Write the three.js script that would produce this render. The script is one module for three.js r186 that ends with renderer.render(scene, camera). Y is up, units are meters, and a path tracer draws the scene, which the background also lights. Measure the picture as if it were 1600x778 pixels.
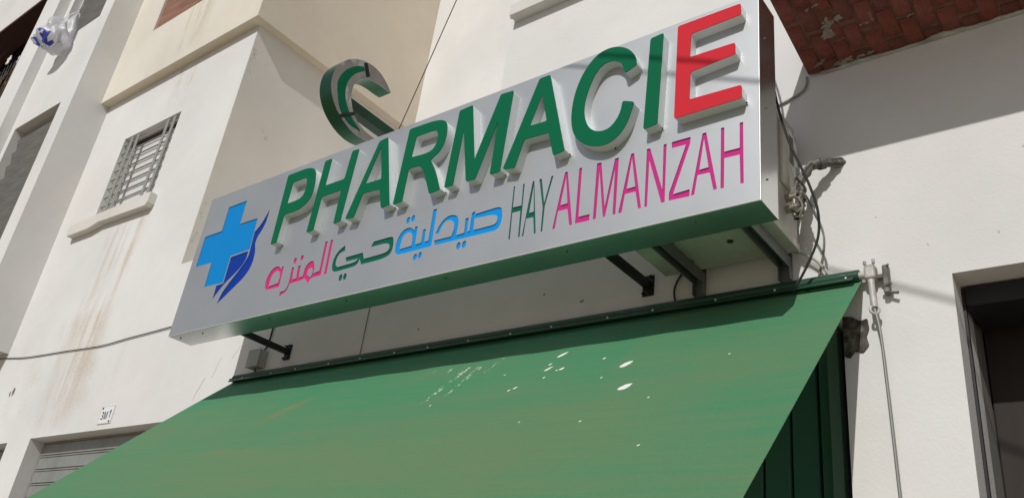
import * as THREE from 'three';
import { RoundedBoxGeometry } from 'three/addons/geometries/RoundedBoxGeometry.js';
import { mergeGeometries } from 'three/addons/utils/BufferGeometryUtils.js';

// ---------------------------------------------------------------- camera
const scene = new THREE.Scene();
const camera = new THREE.PerspectiveCamera(32.51, 1024 / 497, 0.05, 400);
camera.position.set(4.9431, -1.6566, 2.5682);
camera.up.set(0.18795, 0.88583, 0.42424);
camera.lookAt(4.9431 - 0.58335 * 5, -1.6566 + 0.44818 * 5, 2.5682 - 0.67737 * 5);
// ---------------------------------------------------------------- sky, sun, exposure
const SUN = new THREE.Vector3(0.2, 0.8, 1).normalize();
{
  const W = 512, H = 256, d = new Float32Array(W * H * 4), v = new THREE.Vector3();
  for (let j = 0; j < H; j++) for (let i = 0; i < W; i++) {
    const th = Math.PI * ((j + 0.5) / H - 0.5), ph = 2 * Math.PI * ((i + 0.5) / W - 0.5);
    v.set(Math.cos(th) * Math.cos(ph), Math.sin(th), Math.cos(th) * Math.sin(ph));
    const up = Math.max(0, v.y), h = Math.pow(1 - up, 2.5), c = Math.max(0, v.dot(SUN));
    const g = 0.35 * Math.pow(c, 6) + 0.5 * Math.pow(c, 40);
    const o = (j * W + i) * 4;
    d[o] = 0.18 + 0.235 * h + g * 0.95; d[o + 1] = 0.215 + 0.215 * h + g * 0.92; d[o + 2] = 0.285 + 0.165 * h + g * 0.86; d[o + 3] = 1;
  }
  const t = new THREE.DataTexture(d, W, H, THREE.RGBAFormat, THREE.FloatType);
  t.mapping = THREE.EquirectangularReflectionMapping; t.magFilter = THREE.LinearFilter; t.needsUpdate = true;
  scene.background = t; scene.environment = t;
}
const sun = new THREE.DirectionalLight(new THREE.Color(1, 0.975, 0.93), 2.95);
sun.position.copy(SUN).multiplyScalar(30); sun.target.position.set(0, 0, 0);
sun.castShadow = true; sun.shadow.radius = 1; sun.shadow.mapSize.set(4096, 4096);
Object.assign(sun.shadow.camera, { left: -14, right: 14, top: 14, bottom: -14, near: 1, far: 80 });
scene.add(sun, sun.target);
const EXPOSURE = 0.89;

// ---------------------------------------------------------------- helpers
let seed = 7;
const rnd = () => { seed = (seed * 1664525 + 1013904223) >>> 0; return seed / 4294967296; };
const hash = (x, y, s) => { let h = (x * 374761393 + y * 668265263 + s * 2147483647) | 0; h = Math.imul(h ^ (h >>> 13), 1274126177); return ((h ^ (h >>> 16)) >>> 0) / 4294967296; };
const mod = (a, n) => ((a % n) + n) % n;
function vnoise(x, y, px, py, s) {          // periodic value noise
  const xi = Math.floor(x), yi = Math.floor(y), fx = x - xi, fy = y - yi;
  const u = fx * fx * (3 - 2 * fx), w = fy * fy * (3 - 2 * fy);
  const a = hash(mod(xi, px), mod(yi, py), s), b = hash(mod(xi + 1, px), mod(yi, py), s), c = hash(mod(xi, px), mod(yi + 1, py), s), e = hash(mod(xi + 1, px), mod(yi + 1, py), s);
  return a + (b - a) * u + (c - a) * w + (a - b - c + e) * u * w;
}
const fbm = (x, y, p, s, o = 4) => { let v = 0, a = 0.5, t = 0; for (let i = 0; i < o; i++) { v += a * vnoise(x * p, y * p, p, p, s + i); t += a; a *= 0.5; p *= 2; } return v / t; };
function dataTex(W, H, fn, srgb = false, wrap = true) {
  const d = new Uint8Array(W * H * 4), c = [0, 0, 0, 1];
  const enc = srgb ? (x) => 255 * (x <= 0.0031308 ? 12.92 * x : 1.055 * Math.pow(x, 1 / 2.4) - 0.055) : (x) => 255 * x;
  for (let j = 0; j < H; j++) for (let i = 0; i < W; i++) {
    c[3] = 1; fn((i + 0.5) / W, (j + 0.5) / H, c);
    const o = (j * W + i) * 4;
    for (let k = 0; k < 3; k++) d[o + k] = Math.max(0, Math.min(255, enc(Math.max(0, Math.min(1, c[k]))) + (hash(i, j, k + 91) - 0.5)));
    d[o + 3] = Math.max(0, Math.min(255, 255 * c[3]));
  }
  const t = new THREE.DataTexture(d, W, H, THREE.RGBAFormat);
  if (srgb) t.colorSpace = THREE.SRGBColorSpace;
  t.magFilter = THREE.LinearFilter; t.minFilter = THREE.LinearMipmapLinearFilter; t.generateMipmaps = true;
  t.wrapS = t.wrapT = wrap ? THREE.RepeatWrapping : THREE.ClampToEdgeWrapping; t.needsUpdate = true;
  return t;
}
const lin = (r, g, b) => new THREE.Color().setRGB(r, g, b);
const std = (c, rough, metal = 0, extra = {}) => new THREE.MeshStandardMaterial({ color: lin(...c), roughness: rough, metalness: metal, ...extra });
const used = {};
function numbered(n) { used[n] = (used[n] || 0) + 1; return used[n] === 1 ? n : n + '_' + String(used[n] - 1).padStart(3, '0'); }
function shadow(m) { m.castShadow = m.receiveShadow = true; return m; }
function mesh(name, geo, mat, parent) {
  const m = shadow(new THREE.Mesh(Array.isArray(geo) ? (geo.length > 1 ? mergeGeometries(geo.map(clean)) : geo[0]) : geo, mat));
  m.name = name; if (parent) parent.add(m); else { m.name = numbered(name); scene.add(m); }
  return m;
}
function clean(g) { const q = g.index ? g.toNonIndexed() : g; for (const k of Object.keys(q.attributes)) if (!['position', 'normal', 'uv'].includes(k)) q.deleteAttribute(k); q.clearGroups && q.clearGroups(); return q; }
function thing(name, label, category, pos = [0, 0, 0], group) {
  const g = new THREE.Group(); g.name = numbered(name); g.position.set(...pos); scene.add(g);
  g.userData = { label, category }; if (group) g.userData.group = group; return g;
}
function tag(o, label, category, group) { o.userData.label = label; o.userData.category = category; if (group) o.userData.group = group; return o; }
const struct = (o) => { o.userData.kind = 'structure'; return o; };
function worldUV(geo) {                    // uv in metres by dominant normal
  const g = geo.index ? geo.toNonIndexed() : geo; const p = g.attributes.position, n = g.attributes.normal, uv = new Float32Array(p.count * 2);
  for (let i = 0; i < p.count; i++) {
    const ax = Math.abs(n.getX(i)), ay = Math.abs(n.getY(i)), az = Math.abs(n.getZ(i)); let u, v;
    if (az >= ax && az >= ay) { u = p.getX(i); v = p.getY(i); } else if (ax >= ay) { u = p.getZ(i); v = p.getY(i); } else { u = p.getX(i); v = p.getZ(i); }
    uv[2 * i] = u; uv[2 * i + 1] = v;
  }
  g.setAttribute('uv', new THREE.BufferAttribute(uv, 2)); return g;
}
const box = (x0, x1, y0, y1, z0, z1) => { const g = new THREE.BoxGeometry(x1 - x0, y1 - y0, z1 - z0); g.translate((x0 + x1) / 2, (y0 + y1) / 2, (z0 + z1) / 2); return worldUV(g); };
const rbox = (x0, x1, y0, y1, z0, z1, r = 0.004, seg = 2) => { const g = new RoundedBoxGeometry(x1 - x0, y1 - y0, z1 - z0, seg, r); g.translate((x0 + x1) / 2, (y0 + y1) / 2, (z0 + z1) / 2); return g; };
function roundPath(pts, r, P) {            // polygon with small rounded corners; points flagged 0..1 become smooth curves
  const n = pts.length, A = [], B = [];
  for (let i = 0; i < n; i++) {
    const p = pts[i], a = pts[(i + n - 1) % n], b = pts[(i + 1) % n];
    const la = Math.hypot(a[0] - p[0], a[1] - p[1]), lb = Math.hypot(b[0] - p[0], b[1] - p[1]);
    const ca = p[2] ? p[2] * 0.5 * la : Math.min(r, 0.3 * la), cb = p[2] ? p[2] * 0.5 * lb : Math.min(r, 0.3 * lb);
    A.push([p[0] + (a[0] - p[0]) * ca / la, p[1] + (a[1] - p[1]) * ca / la]); B.push([p[0] + (b[0] - p[0]) * cb / lb, p[1] + (b[1] - p[1]) * cb / lb]);
  }
  P.moveTo(...A[0]);
  for (let i = 0; i < n; i++) { P.quadraticCurveTo(pts[i][0], pts[i][1], ...B[i]); if (i < n - 1) P.lineTo(...A[i + 1]); }
  P.closePath(); return P;
}
function glyph(loops, r) { const s = roundPath(loops[0], r, new THREE.Shape()); for (let i = 1; i < loops.length; i++) s.holes.push(roundPath(loops[i], r, new THREE.Path())); return s; }
const extrude = (s, depth, z0 = 0, extra = {}) => { const g = new THREE.ExtrudeGeometry(s, { depth, bevelEnabled: false, curveSegments: 6, ...extra }); g.translate(0, 0, z0); return g; };
const rect = (x0, y0, x1, y1, P = new THREE.Shape()) => { P.moveTo(x0, y0); P.lineTo(x1, y0); P.lineTo(x1, y1); P.lineTo(x0, y1); P.closePath(); return P; };
function tube(pts, r, seg = 60, rad = 8) { return new THREE.TubeGeometry(new THREE.CatmullRomCurve3(pts.map((p) => new THREE.Vector3(...p)), false, 'centripetal'), seg, r, rad, false); }
function rod(a, b, r, n = 10) { const A = new THREE.Vector3(...a), B = new THREE.Vector3(...b); const g = new THREE.CylinderGeometry(r, r, A.distanceTo(B), n); g.applyQuaternion(new THREE.Quaternion().setFromUnitVectors(new THREE.Vector3(0, 1, 0), B.clone().sub(A).normalize())); g.translate((A.x + B.x) / 2, (A.y + B.y) / 2, (A.z + B.z) / 2); return g; }

// ---------------------------------------------------------------- outlines of the lettering (metres on the sign)
const BIG = [
  [0, [[.922,.431],[.907,.912],[1.161,.916,1],[1.204,.796,1],[1.205,.675,1],[1.121,.617,1],[.979,.619],[.974,.433]], [[.98,.84],[1.106,.844,.5],[1.128,.779,1],[1.115,.696,1],[.977,.695]]],
  [0, [[1.242,.437],[1.248,.915],[1.309,.917],[1.308,.732],[1.47,.731],[1.482,.915],[1.541,.913],[1.524,.445],[1.468,.44],[1.465,.658],[1.301,.656],[1.3,.44]]],
  [0, [[1.561,.449],[1.706,.912],[1.771,.919],[1.901,.453],[1.839,.447],[1.796,.576],[1.666,.585],[1.631,.441]], [[1.668,.646],[1.791,.642],[1.731,.869]]],
  [0, [[1.927,.446],[1.938,.917],[2.202,.91,1],[2.237,.807,1],[2.219,.699,1],[2.148,.657],[2.2,.577,.8],[2.256,.452],[2.185,.443],[2.116,.593,.8],[2.073,.644,.5],[1.995,.647],[1.994,.448]], [[1.997,.719],[2.005,.848],[2.142,.846,.6],[2.169,.812,.8],[2.172,.758,1],[2.14,.707,1]]],
  [0, [[2.283,.453],[2.296,.916],[2.384,.921],[2.458,.568],[2.567,.922],[2.649,.916],[2.636,.447],[2.574,.447],[2.575,.755],[2.484,.447],[2.425,.451],[2.35,.776],[2.341,.452]]],
  [0, [[2.651,.456],[2.804,.929],[2.867,.929],[3.003,.453],[2.941,.445],[2.9,.582],[2.76,.59],[2.724,.442]], [[2.782,.66],[2.88,.655],[2.833,.825]]],
  [0, [[3.348,.798],[3.34,.853,1],[3.29,.92,1],[3.206,.96,1],[3.12,.942,1],[3.05,.849,1],[3.016,.717,1],[3.022,.574,1],[3.068,.481,1],[3.148,.426,1],[3.241,.413,1],[3.316,.477,1],[3.348,.598],[3.288,.624],[3.279,.555,1],[3.234,.495,1],[3.165,.498,1],[3.109,.55,1],[3.082,.653,1],[3.102,.767,1],[3.147,.863,1],[3.213,.879,1],[3.272,.839,1],[3.289,.773]]],
  [0, [[3.4,.436],[3.409,.919],[3.474,.924],[3.466,.443]]],
  [1, [[3.542,.443],[3.542,.93],[3.829,.927],[3.83,.866],[3.607,.86],[3.605,.736],[3.805,.73],[3.806,.67],[3.609,.656],[3.609,.516],[3.832,.507],[3.834,.443]]],
];
const INSET = [
  ['inset_letter', 'g', [[2.691,.379],[2.699,.378],[2.703,.263],[2.752,.261],[2.746,.377],[2.755,.377],[2.766,.096],[2.757,.096],[2.75,.234],[2.704,.234],[2.711,.096],[2.702,.096]]],
  ['inset_letter', 'g', [[2.801,.377],[2.81,.376],[2.855,.094],[2.845,.094],[2.83,.182],[2.79,.183],[2.787,.095],[2.778,.095]], [[2.803,.209],[2.829,.21],[2.81,.348]]],
  ['inset_letter', 'g', [[2.838,.378],[2.852,.376],[2.882,.242],[2.906,.376],[2.917,.375],[2.888,.225],[2.89,.095],[2.881,.095],[2.877,.217]]],
  ['inset_letter', 'p', [[2.98,.374],[2.995,.374],[3.048,.092],[3.033,.092],[3.014,.178],[2.965,.179],[2.957,.093],[2.944,.094]], [[2.974,.206],[3.011,.207],[2.989,.346]]],
  ['inset_letter', 'p', [[3.056,.373],[3.071,.373],[3.077,.123],[3.133,.123],[3.134,.092],[3.062,.094]]],
  ['inset_letter', 'p', [[3.148,.372],[3.171,.371],[3.206,.14],[3.239,.37],[3.258,.37],[3.262,.091],[3.248,.092],[3.243,.314],[3.212,.092],[3.201,.092],[3.165,.326],[3.167,.093],[3.152,.092]]],
  ['inset_letter', 'p', [[3.317,.369],[3.332,.371],[3.382,.091],[3.368,.091],[3.351,.176],[3.301,.177],[3.291,.091],[3.275,.092]], [[3.308,.2],[3.348,.201],[3.324,.345]]],
  ['inset_letter', 'p', [[3.393,.371],[3.409,.37],[3.475,.152],[3.471,.369],[3.485,.37],[3.488,.091],[3.473,.091],[3.408,.31],[3.409,.091],[3.397,.091]]],
  ['inset_letter', 'p', [[3.509,.37],[3.593,.369],[3.592,.339],[3.524,.118],[3.596,.122],[3.596,.09],[3.506,.093],[3.506,.127],[3.573,.338],[3.51,.34]]],
  ['inset_letter', 'p', [[3.645,.369],[3.661,.369],[3.711,.092],[3.696,.091],[3.679,.175],[3.628,.177],[3.616,.091],[3.602,.091]], [[3.635,.2],[3.674,.201],[3.652,.341]]],
  ['inset_letter', 'p', [[3.724,.369],[3.738,.368],[3.739,.253],[3.802,.252],[3.802,.368],[3.816,.368],[3.818,.089],[3.805,.09],[3.802,.221],[3.739,.223],[3.739,.089],[3.725,.09]]],
  ['cross_emblem', 'c', [[.244,.88],[.439,.881],[.44,.709],[.622,.707],[.632,.485],[.44,.479],[.442,.295],[.243,.301],[.238,.473],[.064,.476],[.059,.698],[.244,.701]]],
  ['swoosh', 'd', [[.729,.748],[.729,.631,1],[.66,.538,1],[.71,.446,1],[.698,.319,1],[.556,.222,1],[.445,.15],[.468,.232,1],[.56,.33,1],[.64,.42,1],[.638,.486],[.631,.606],[.684,.652,1]]],
  ['swoosh', 'd', [[.448,.469],[.623,.476],[.627,.404,1],[.547,.336,1],[.477,.295,1],[.419,.239,1],[.381,.19],[.379,.285],[.449,.288]]],
  ['inset_letter', 'r', [[1.413,.378],[1.434,.375],[1.447,.163],[1.426,.164]]],
  ['inset_letter', 'r', [[1.369,.376],[1.39,.375],[1.4,.165],[1.317,.164],[1.303,.134],[1.259,.174],[1.236,.165],[1.136,.161],[1.125,.118,1],[1.068,.096],[1.065,.122],[1.129,.128,1],[1.119,.265],[1.139,.265],[1.149,.186],[1.184,.185],[1.174,.265],[1.197,.265],[1.207,.188],[1.238,.186],[1.242,.257,1],[1.297,.281,1],[1.327,.237,1],[1.331,.189],[1.378,.196]], [[1.274,.192],[1.309,.167],[1.324,.192,1],[1.311,.23,1],[1.277,.229,1]]],
  ['inset_letter', 'r', [[1.02,.29],[1.038,.29],[1.044,.16],[.931,.16,.5],[.906,.172,1],[.895,.232,1],[.927,.295,1],[.98,.306,1],[1.022,.274]], [[.939,.179],[1.023,.187],[1.026,.234,1],[.994,.279,1],[.942,.258,1]]],
  ['inset_letter', 'g', [[1.766,.259],[1.779,.288],[1.894,.289,.6],[1.928,.284,.9],[1.941,.217,1],[1.92,.167,1],[1.717,.167],[1.694,.205],[1.691,.18,1],[1.667,.166,.6],[1.497,.162,.6],[1.471,.212,1],[1.491,.285,1],[1.551,.316],[1.559,.282],[1.509,.271,1],[1.5,.211,1],[1.527,.188],[1.663,.191,.6],[1.684,.209],[1.59,.209],[1.577,.236],[1.711,.238],[1.73,.197],[1.888,.199,.6],[1.916,.217,1],[1.899,.258,.8]]],
  ['inset_letter', 'b', [[2.183,.381],[2.208,.38],[2.215,.168],[1.986,.167,.5],[1.96,.185,1],[1.954,.247,1],[1.981,.306,1],[2.033,.318,1],[2.074,.287],[2.073,.308],[2.093,.308],[2.098,.202],[2.138,.203],[2.136,.277],[2.155,.278],[2.161,.203],[2.186,.204]], [[1.991,.198],[2.073,.2],[2.071,.25,1],[2.045,.291,1],[1.994,.277,1]]],
  ['inset_letter', 'b', [[2.228,.234],[2.247,.286,1],[2.293,.321,1],[2.35,.311,1],[2.376,.272,1],[2.371,.193],[2.42,.195],[2.415,.275],[2.436,.273],[2.44,.198],[2.453,.198],[2.451,.294],[2.47,.303],[2.475,.284],[2.602,.289,.5],[2.639,.28,1],[2.649,.215,1],[2.635,.171,1],[2.61,.163],[2.238,.168],[2.228,.196],[2.338,.194],[2.352,.237,1],[2.337,.281,1],[2.291,.296,1],[2.263,.27,1],[2.253,.229]], [[2.479,.197],[2.596,.196,.6],[2.62,.206,1],[2.615,.252,.9],[2.474,.26]]],
  ['inset_dot', 'r', [[1.147,.296,1],[1.139,.287,1],[1.127,.289,1],[1.119,.302,1],[1.118,.318,1],[1.126,.327,1],[1.138,.325,1],[1.147,.312,1]]],
  ['inset_dot', 'r', [[1.205,.304,1],[1.197,.295,1],[1.186,.298,1],[1.177,.309,1],[1.177,.323,1],[1.185,.332,1],[1.196,.329,1],[1.205,.318,1]]],
  ['inset_dot', 'g', [[1.587,.107,1],[1.579,.097,1],[1.568,.099,1],[1.56,.112,1],[1.56,.129,1],[1.569,.139,1],[1.58,.137,1],[1.587,.124,1]]],
  ['inset_dot', 'g', [[1.62,.107,1],[1.612,.097,1],[1.601,.099,1],[1.594,.112,1],[1.594,.128,1],[1.602,.138,1],[1.613,.136,1],[1.621,.123,1]]],
  ['inset_dot', 'b', [[2.026,.349,1],[2.017,.34,1],[2.005,.343,1],[1.998,.356,1],[1.999,.371,1],[2.008,.381,1],[2.019,.378,1],[2.027,.365,1]]],
  ['inset_dot', 'b', [[2.06,.352,1],[2.052,.343,1],[2.04,.345,1],[2.033,.358,1],[2.034,.374,1],[2.043,.383,1],[2.054,.38,1],[2.061,.367,1]]],
  ['inset_dot', 'b', [[2.128,.119,1],[2.119,.11,1],[2.108,.112,1],[2.101,.124,1],[2.103,.139,1],[2.111,.147,1],[2.122,.145,1],[2.129,.133,1]]],
  ['inset_dot', 'b', [[2.16,.122,1],[2.152,.113,1],[2.141,.115,1],[2.134,.127,1],[2.135,.142,1],[2.144,.151,1],[2.154,.148,1],[2.161,.137,1]]],
  ['inset_dot', 'b', [[2.41,.119,1],[2.401,.109,1],[2.39,.112,1],[2.384,.125,1],[2.385,.141,1],[2.394,.151,1],[2.405,.148,1],[2.412,.135,1]]],
  ['inset_dot', 'b', [[2.445,.119,1],[2.436,.11,1],[2.425,.112,1],[2.419,.125,1],[2.42,.141,1],[2.429,.151,1],[2.44,.149,1],[2.447,.136,1]]],
];
const CRES = [[-.501,1.879],[-.441,1.933,1],[-.351,1.978,1],[-.226,1.969,1],[-.099,1.898,1],[-.016,1.772,1],[-.004,1.655,1],[-.032,1.557,1],[-.118,1.457,1],[-.252,1.397,1],[-.394,1.401,1],[-.512,1.473],[-.403,1.46,1],[-.3,1.48,1],[-.229,1.541,1],[-.184,1.629,1],[-.178,1.722,1],[-.22,1.812,1],[-.294,1.858,1],[-.379,1.873,1],[-.444,1.872,1]];
const CRES_GREEN = [[-.229,1.914],[-.165,1.879,1],[-.087,1.79,1],[-.057,1.692,1],[-.078,1.589,1],[-.132,1.488,1],[-.229,1.435,1],[-.319,1.447],[-.239,1.483,1],[-.176,1.538,1],[-.131,1.614,1],[-.125,1.718,1],[-.169,1.82,1],[-.239,1.885]];
const STRAPS = [[[-.223,1.945],[-.245,1.957],[-.292,1.874],[-.272,1.857]],[[-.128,1.454],[-.236,1.545],[-.249,1.527],[-.141,1.433]]];
// ---------------------------------------------------------------- materials
const ZW = -0.6;
const plasterMap = dataTex(1024, 1024, (u, v, c) => {
  const a = fbm(u, v, 5, 11, 5), b = fbm(u, v, 40, 31, 3), d = vnoise(u * 9, v * 150, 9, 150, 77);
  const k = 0.93 + 0.19 * (a - 0.5) + 0.035 * (b - 0.5) + 0.0 * d, w = Math.max(0, fbm(u, v, 3, 55, 4) - 0.52) * 0.35;
  c[0] = k; c[1] = k * (1 - 0.05 * w * 4); c[2] = k * (1 - 0.1 * w * 4);
}, true);
plasterMap.repeat.set(0.27, 0.27);
const plasterBump = dataTex(1024, 1024, (u, v, c) => {
  const a = fbm(u, v, 12, 5, 5), tr = vnoise(u * 30, v * 120, 30, 120, 9); c[0] = c[1] = c[2] = 0.75 * a + 0.0 * tr + 0.2 * vnoise(u * 260, v * 260, 260, 260, 3);
});
plasterBump.repeat.set(0.45, 0.45);
const plaster = (c) => new THREE.MeshStandardMaterial({ color: lin(...c), map: plasterMap, bumpMap: plasterBump, bumpScale: 0.0022, roughness: 0.93 });
const WHITE = plaster([0.79, 0.78, 0.765]), BEIGE_BOUNCE = plaster([0.76, 0.715, 0.65]), CREAM_SHADED = plaster([0.77, 0.685, 0.555]), CREAM = plaster([0.79, 0.74, 0.645]), CREAM_DEEP = plaster([0.76, 0.68, 0.54]);
const DARK = std([0.03, 0.03, 0.03], 0.9);
const metalNoise = dataTex(512, 512, (u, v, c) => { const k = 0.5 + 0.1 * (fbm(u, v, 4, 3, 4) - 0.5) + 0.03 * (vnoise(u * 200, v * 200, 200, 200, 8) - 0.5); c[0] = c[1] = c[2] = k; });
const SILVER = std([0.53, 0.545, 0.56], 0.98, 0.78, { roughnessMap: metalNoise });
const SILVER_SIDE = std([0.76, 0.765, 0.765], 0.5, 0.97, { roughnessMap: metalNoise });
const LETTER_SIDE = new THREE.MeshPhysicalMaterial({ color: lin(0.74, 0.785, 0.79), roughness: 0.4 });
const GREEN_FACE = new THREE.MeshPhysicalMaterial({ color: lin(0.003, 0.135, 0.062), roughness: 0.5, specularIntensity: 0.18 });
const RED_FACE = new THREE.MeshPhysicalMaterial({ color: lin(0.64, 0.03, 0.045), roughness: 0.5, specularIntensity: 0.18 });
const plexi = (r, g, b) => new THREE.MeshPhysicalMaterial({ color: lin(r, g, b), roughness: 0.45, specularIntensity: 0.3 });
const INS = { g: plexi(0.003, 0.12, 0.07), p: plexi(0.58, 0.03, 0.24), r: plexi(0.66, 0.03, 0.2), b: plexi(0.003, 0.29, 0.76), c: plexi(0.001, 0.235, 0.62), d: plexi(0.003, 0.04, 0.33) };
const DARK_GREEN_METAL = std([0.012, 0.06, 0.03], 0.35, 0.3);
const BLACK_METAL = std([0.018, 0.022, 0.02], 0.5, 0.4);
const GALV = std([0.42, 0.42, 0.42], 0.5, 0.5, { roughnessMap: metalNoise });
const grime = dataTex(512, 512, (u, v, c) => { const k = 0.72 + 0.5 * (fbm(u, v, 4, 21, 5) - 0.4), s = vnoise(u * 60, v * 6, 60, 6, 4); const q = Math.min(1, k + 0.1 * (s - 0.5)); c[0] = q; c[1] = q * 0.985; c[2] = q * 0.95; }, true);
grime.repeat.set(1.4, 1.4);
const grimeRough = dataTex(256, 256, (u, v, c) => { const k = 0.1 + 1.5 * Math.pow(fbm(u, v, 8, 711, 5), 2.2); c[0] = k; c[1] = k * 0.97; c[2] = k * 0.92; }, true); grimeRough.repeat.set(5, 5);

// ---------------------------------------------------------------- ground and street
{
  const gm = std([0.35, 0.285, 0.2], 0.95);
  const tx = dataTex(512, 512, (u, v, c) => { const k = 0.85 + 0.3 * (fbm(u, v, 6, 61, 5) - 0.5); c[0] = c[1] = c[2] = k; }, true); tx.repeat.set(0.3, 0.3); gm.map = tx;
  struct(mesh('ground', box(-150, 150, -3.5, -3.26, -120, 150), gm));
  struct(mesh('pavement', box(-12, 14, -3.258, -3.13, -0.6, 2.0), Object.assign(gm.clone(), { color: lin(0.39, 0.33, 0.25) })));
}

// ---------------------------------------------------------------- the apartment building
const bld = thing('apartment_building', 'white plastered apartment building with projecting bays, ledges and shop openings behind the sign', 'building');
{
  // lower wall (ground floor across, first floor on the left, upper wall on the right)
  const s = new THREE.Shape();
  s.moveTo(-10, -3.26); s.lineTo(9, -3.26); s.lineTo(9, 6); s.lineTo(1.945, 6); s.lineTo(1.93, 2.34); s.lineTo(1.945, 2.2); s.lineTo(1.945, 1.05); s.lineTo(-1.325, 1.05); s.lineTo(-1.325, 3.607); s.lineTo(-10, 3.607); s.closePath();
  const hole = (x0, y0, x1, y1) => s.holes.push(rect(x0, y0, x1, y1, new THREE.Path()));
  hole(-5.6, -3.2, -3.35, -0.323); hole(-2.915, -3.2, -0.45, -0.31); hole(0.3, -3.2, 3.963, -0.215); hole(4.37, -3.2, 5.7, -0.12);
  hole(-3.36, 1.93, -2.3, 2.935); hole(2.0, 2.26, 3.2, 3.6);
  mesh('wall', worldUV(extrude(s, 0.3, ZW - 0.3)), WHITE, bld);
  mesh('return_wall', [box(-1.625, -1.325, 1.05, 3.607, -2.65, -0.9), box(-1.3245, -1.3225, 1.0515, 3.6065, -2.649, -0.602)], BEIGE_BOUNCE, bld);  // beige paint, its tint warmed to hold the bounce light on this face
  mesh('recess_wall', [box(-10, 9, -3.26, 9, -2.95, -2.65)], WHITE, bld);
  mesh('recess_floor', [box(-1.325, 1.945, 0.75, 1.05, -2.65, -0.9)], WHITE, bld);
  mesh('recess_side_wall', [box(1.945, 2.245, 1.05, 9, -2.65, -0.9)], WHITE, bld);
  // cream upper storey that overhangs by a hand's breadth
  const u = rect(-4.15, 3.609, -1.225, 9); u.holes.push(rect(-3.49, 4.40, -2.2, 5.6, new THREE.Path()));
  const up = mesh('upper_wall', [worldUV(extrude(u, 0.25, -0.75))], CREAM, bld);
  mesh('upper_side_wall', [box(-1.525, -1.225, 3.609, 9, -2.65, -0.75), box(-1.2245, -1.2225, 3.6095, 9, -2.649, -0.502)], CREAM_SHADED, bld);  // copy of the cream plaster with warm shade put into its colour
  up.userData.label = 'cream upper storey';
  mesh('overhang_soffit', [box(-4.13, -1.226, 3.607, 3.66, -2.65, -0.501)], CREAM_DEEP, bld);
  // boarded window in the cream storey
  const wood = std([0.36, 0.18, 0.12], 0.75);
  wood.map = dataTex(256, 256, (a, b, c) => { const k = 0.75 + 0.5 * (fbm(a, b, 3, 41, 4) - 0.5) + 0.35 * (vnoise(a * 5, b * 60, 5, 60, 6) - 0.5); c[0] = k; c[1] = k * 0.97; c[2] = k * 0.95; }, true);
  const bw = mesh('window_board', rbox(-3.488, -2.202, 4.402, 5.6, -0.56, -0.525), wood, bld); bw.userData.label = 'reddish brown boarding of a window';
  mesh('vent_hole', new THREE.CylinderGeometry(0.1, 0.1, 0.02, 24).rotateX(Math.PI / 2).translate(-2.93, 4.92, -0.52), DARK, bw);
  // small plaster flaw on the wall corner, exposed mortar beside the shop opening
  const patch = roundPath([[3.964, -0.235], [4.0, -0.24], [4.03, -0.262], [4.058, -0.255], [4.062, -0.3], [4.05, -0.33], [4.058, -0.365], [4.035, -0.392], [4.005, -0.385], [3.985, -0.41], [3.964, -0.4]], 0.006, new THREE.Shape());
  const pm = std([0.2, 0.18, 0.16], 0.95, 0, { map: grimeRough, bumpMap: plasterBump, bumpScale: 0.012 });
  mesh('exposed_mortar', worldUV(extrude(patch, 0.006, ZW - 0.001)), pm, bld);
}
// hairline cracks, chips and two dark marks in the plaster
{
  const crk = std([0.6, 0.57, 0.52], 0.95), drk = std([0.16, 0.15, 0.14], 0.95);
  const crack = (p, r) => mesh('crack', tube(p.map(([x, y]) => [x, y, ZW]), r, 24, 4), crk, bld);
  crack([[-0.381, -0.027], [-0.36, 0.03], [-0.352, 0.07], [-0.331, 0.11]], 0.0022); crack([[-0.542, -0.175], [-0.52, -0.12], [-0.5, -0.09], [-0.485, -0.054], [-0.46, -0.02]], 0.003);
  crack([[-0.195, 0.093], [-0.18, 0.12], [-0.16, 0.14], [-0.138, 0.181]], 0.002); crack([[-0.62, 0.3], [-0.58, 0.29], [-0.55, 0.31]], 0.002);
  const chip = (x, y, r, m, ax) => { const pts = []; for (let i = 0; i < 11; i++) { const a = i / 11 * 6.2832, f = r * (0.5 + 0.8 * rnd()); pts.push(new THREE.Vector2(Math.cos(a) * f * 0.6, Math.sin(a) * f)); } const g = new THREE.ExtrudeGeometry(new THREE.Shape(pts), { depth: 0.003, bevelEnabled: false }); if (ax) { g.rotateY(Math.PI / 2); g.translate(-1.3237, y, x); } else g.translate(x, y, ZW - 0.001); mesh('chip', g, m, bld); };
  chip(-3.715, 0.159, 0.025, drk); chip(-3.651, 0.178, 0.04, drk);
  for (let i = 0; i < 12; i++) chip(-0.615 - 0.1 * rnd() * rnd(), 3.4 - 0.38 * rnd(), 0.008 + 0.02 * rnd() * rnd(), crk, 1);
  for (let i = 0; i < 7; i++) chip(-0.61 - 0.03 * rnd(), 1.15 + 0.9 * rnd(), 0.006 + 0.012 * rnd(), crk, 1);
  chip(-1.0, 2.55, 0.03, crk, 1); chip(-0.95, 2.6, 0.02, crk, 1);
  for (let i = 0; i < 6; i++) chip(4.1 + 1.0 * rnd(), 0.7 * rnd(), 0.003 + 0.004 * rnd(), crk);
  for (let i = 0; i < 7; i++) chip(0.5 + 3 * rnd(), 0.02 + 0.1 * rnd(), 0.004 + 0.007 * rnd(), drk);
}
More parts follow.
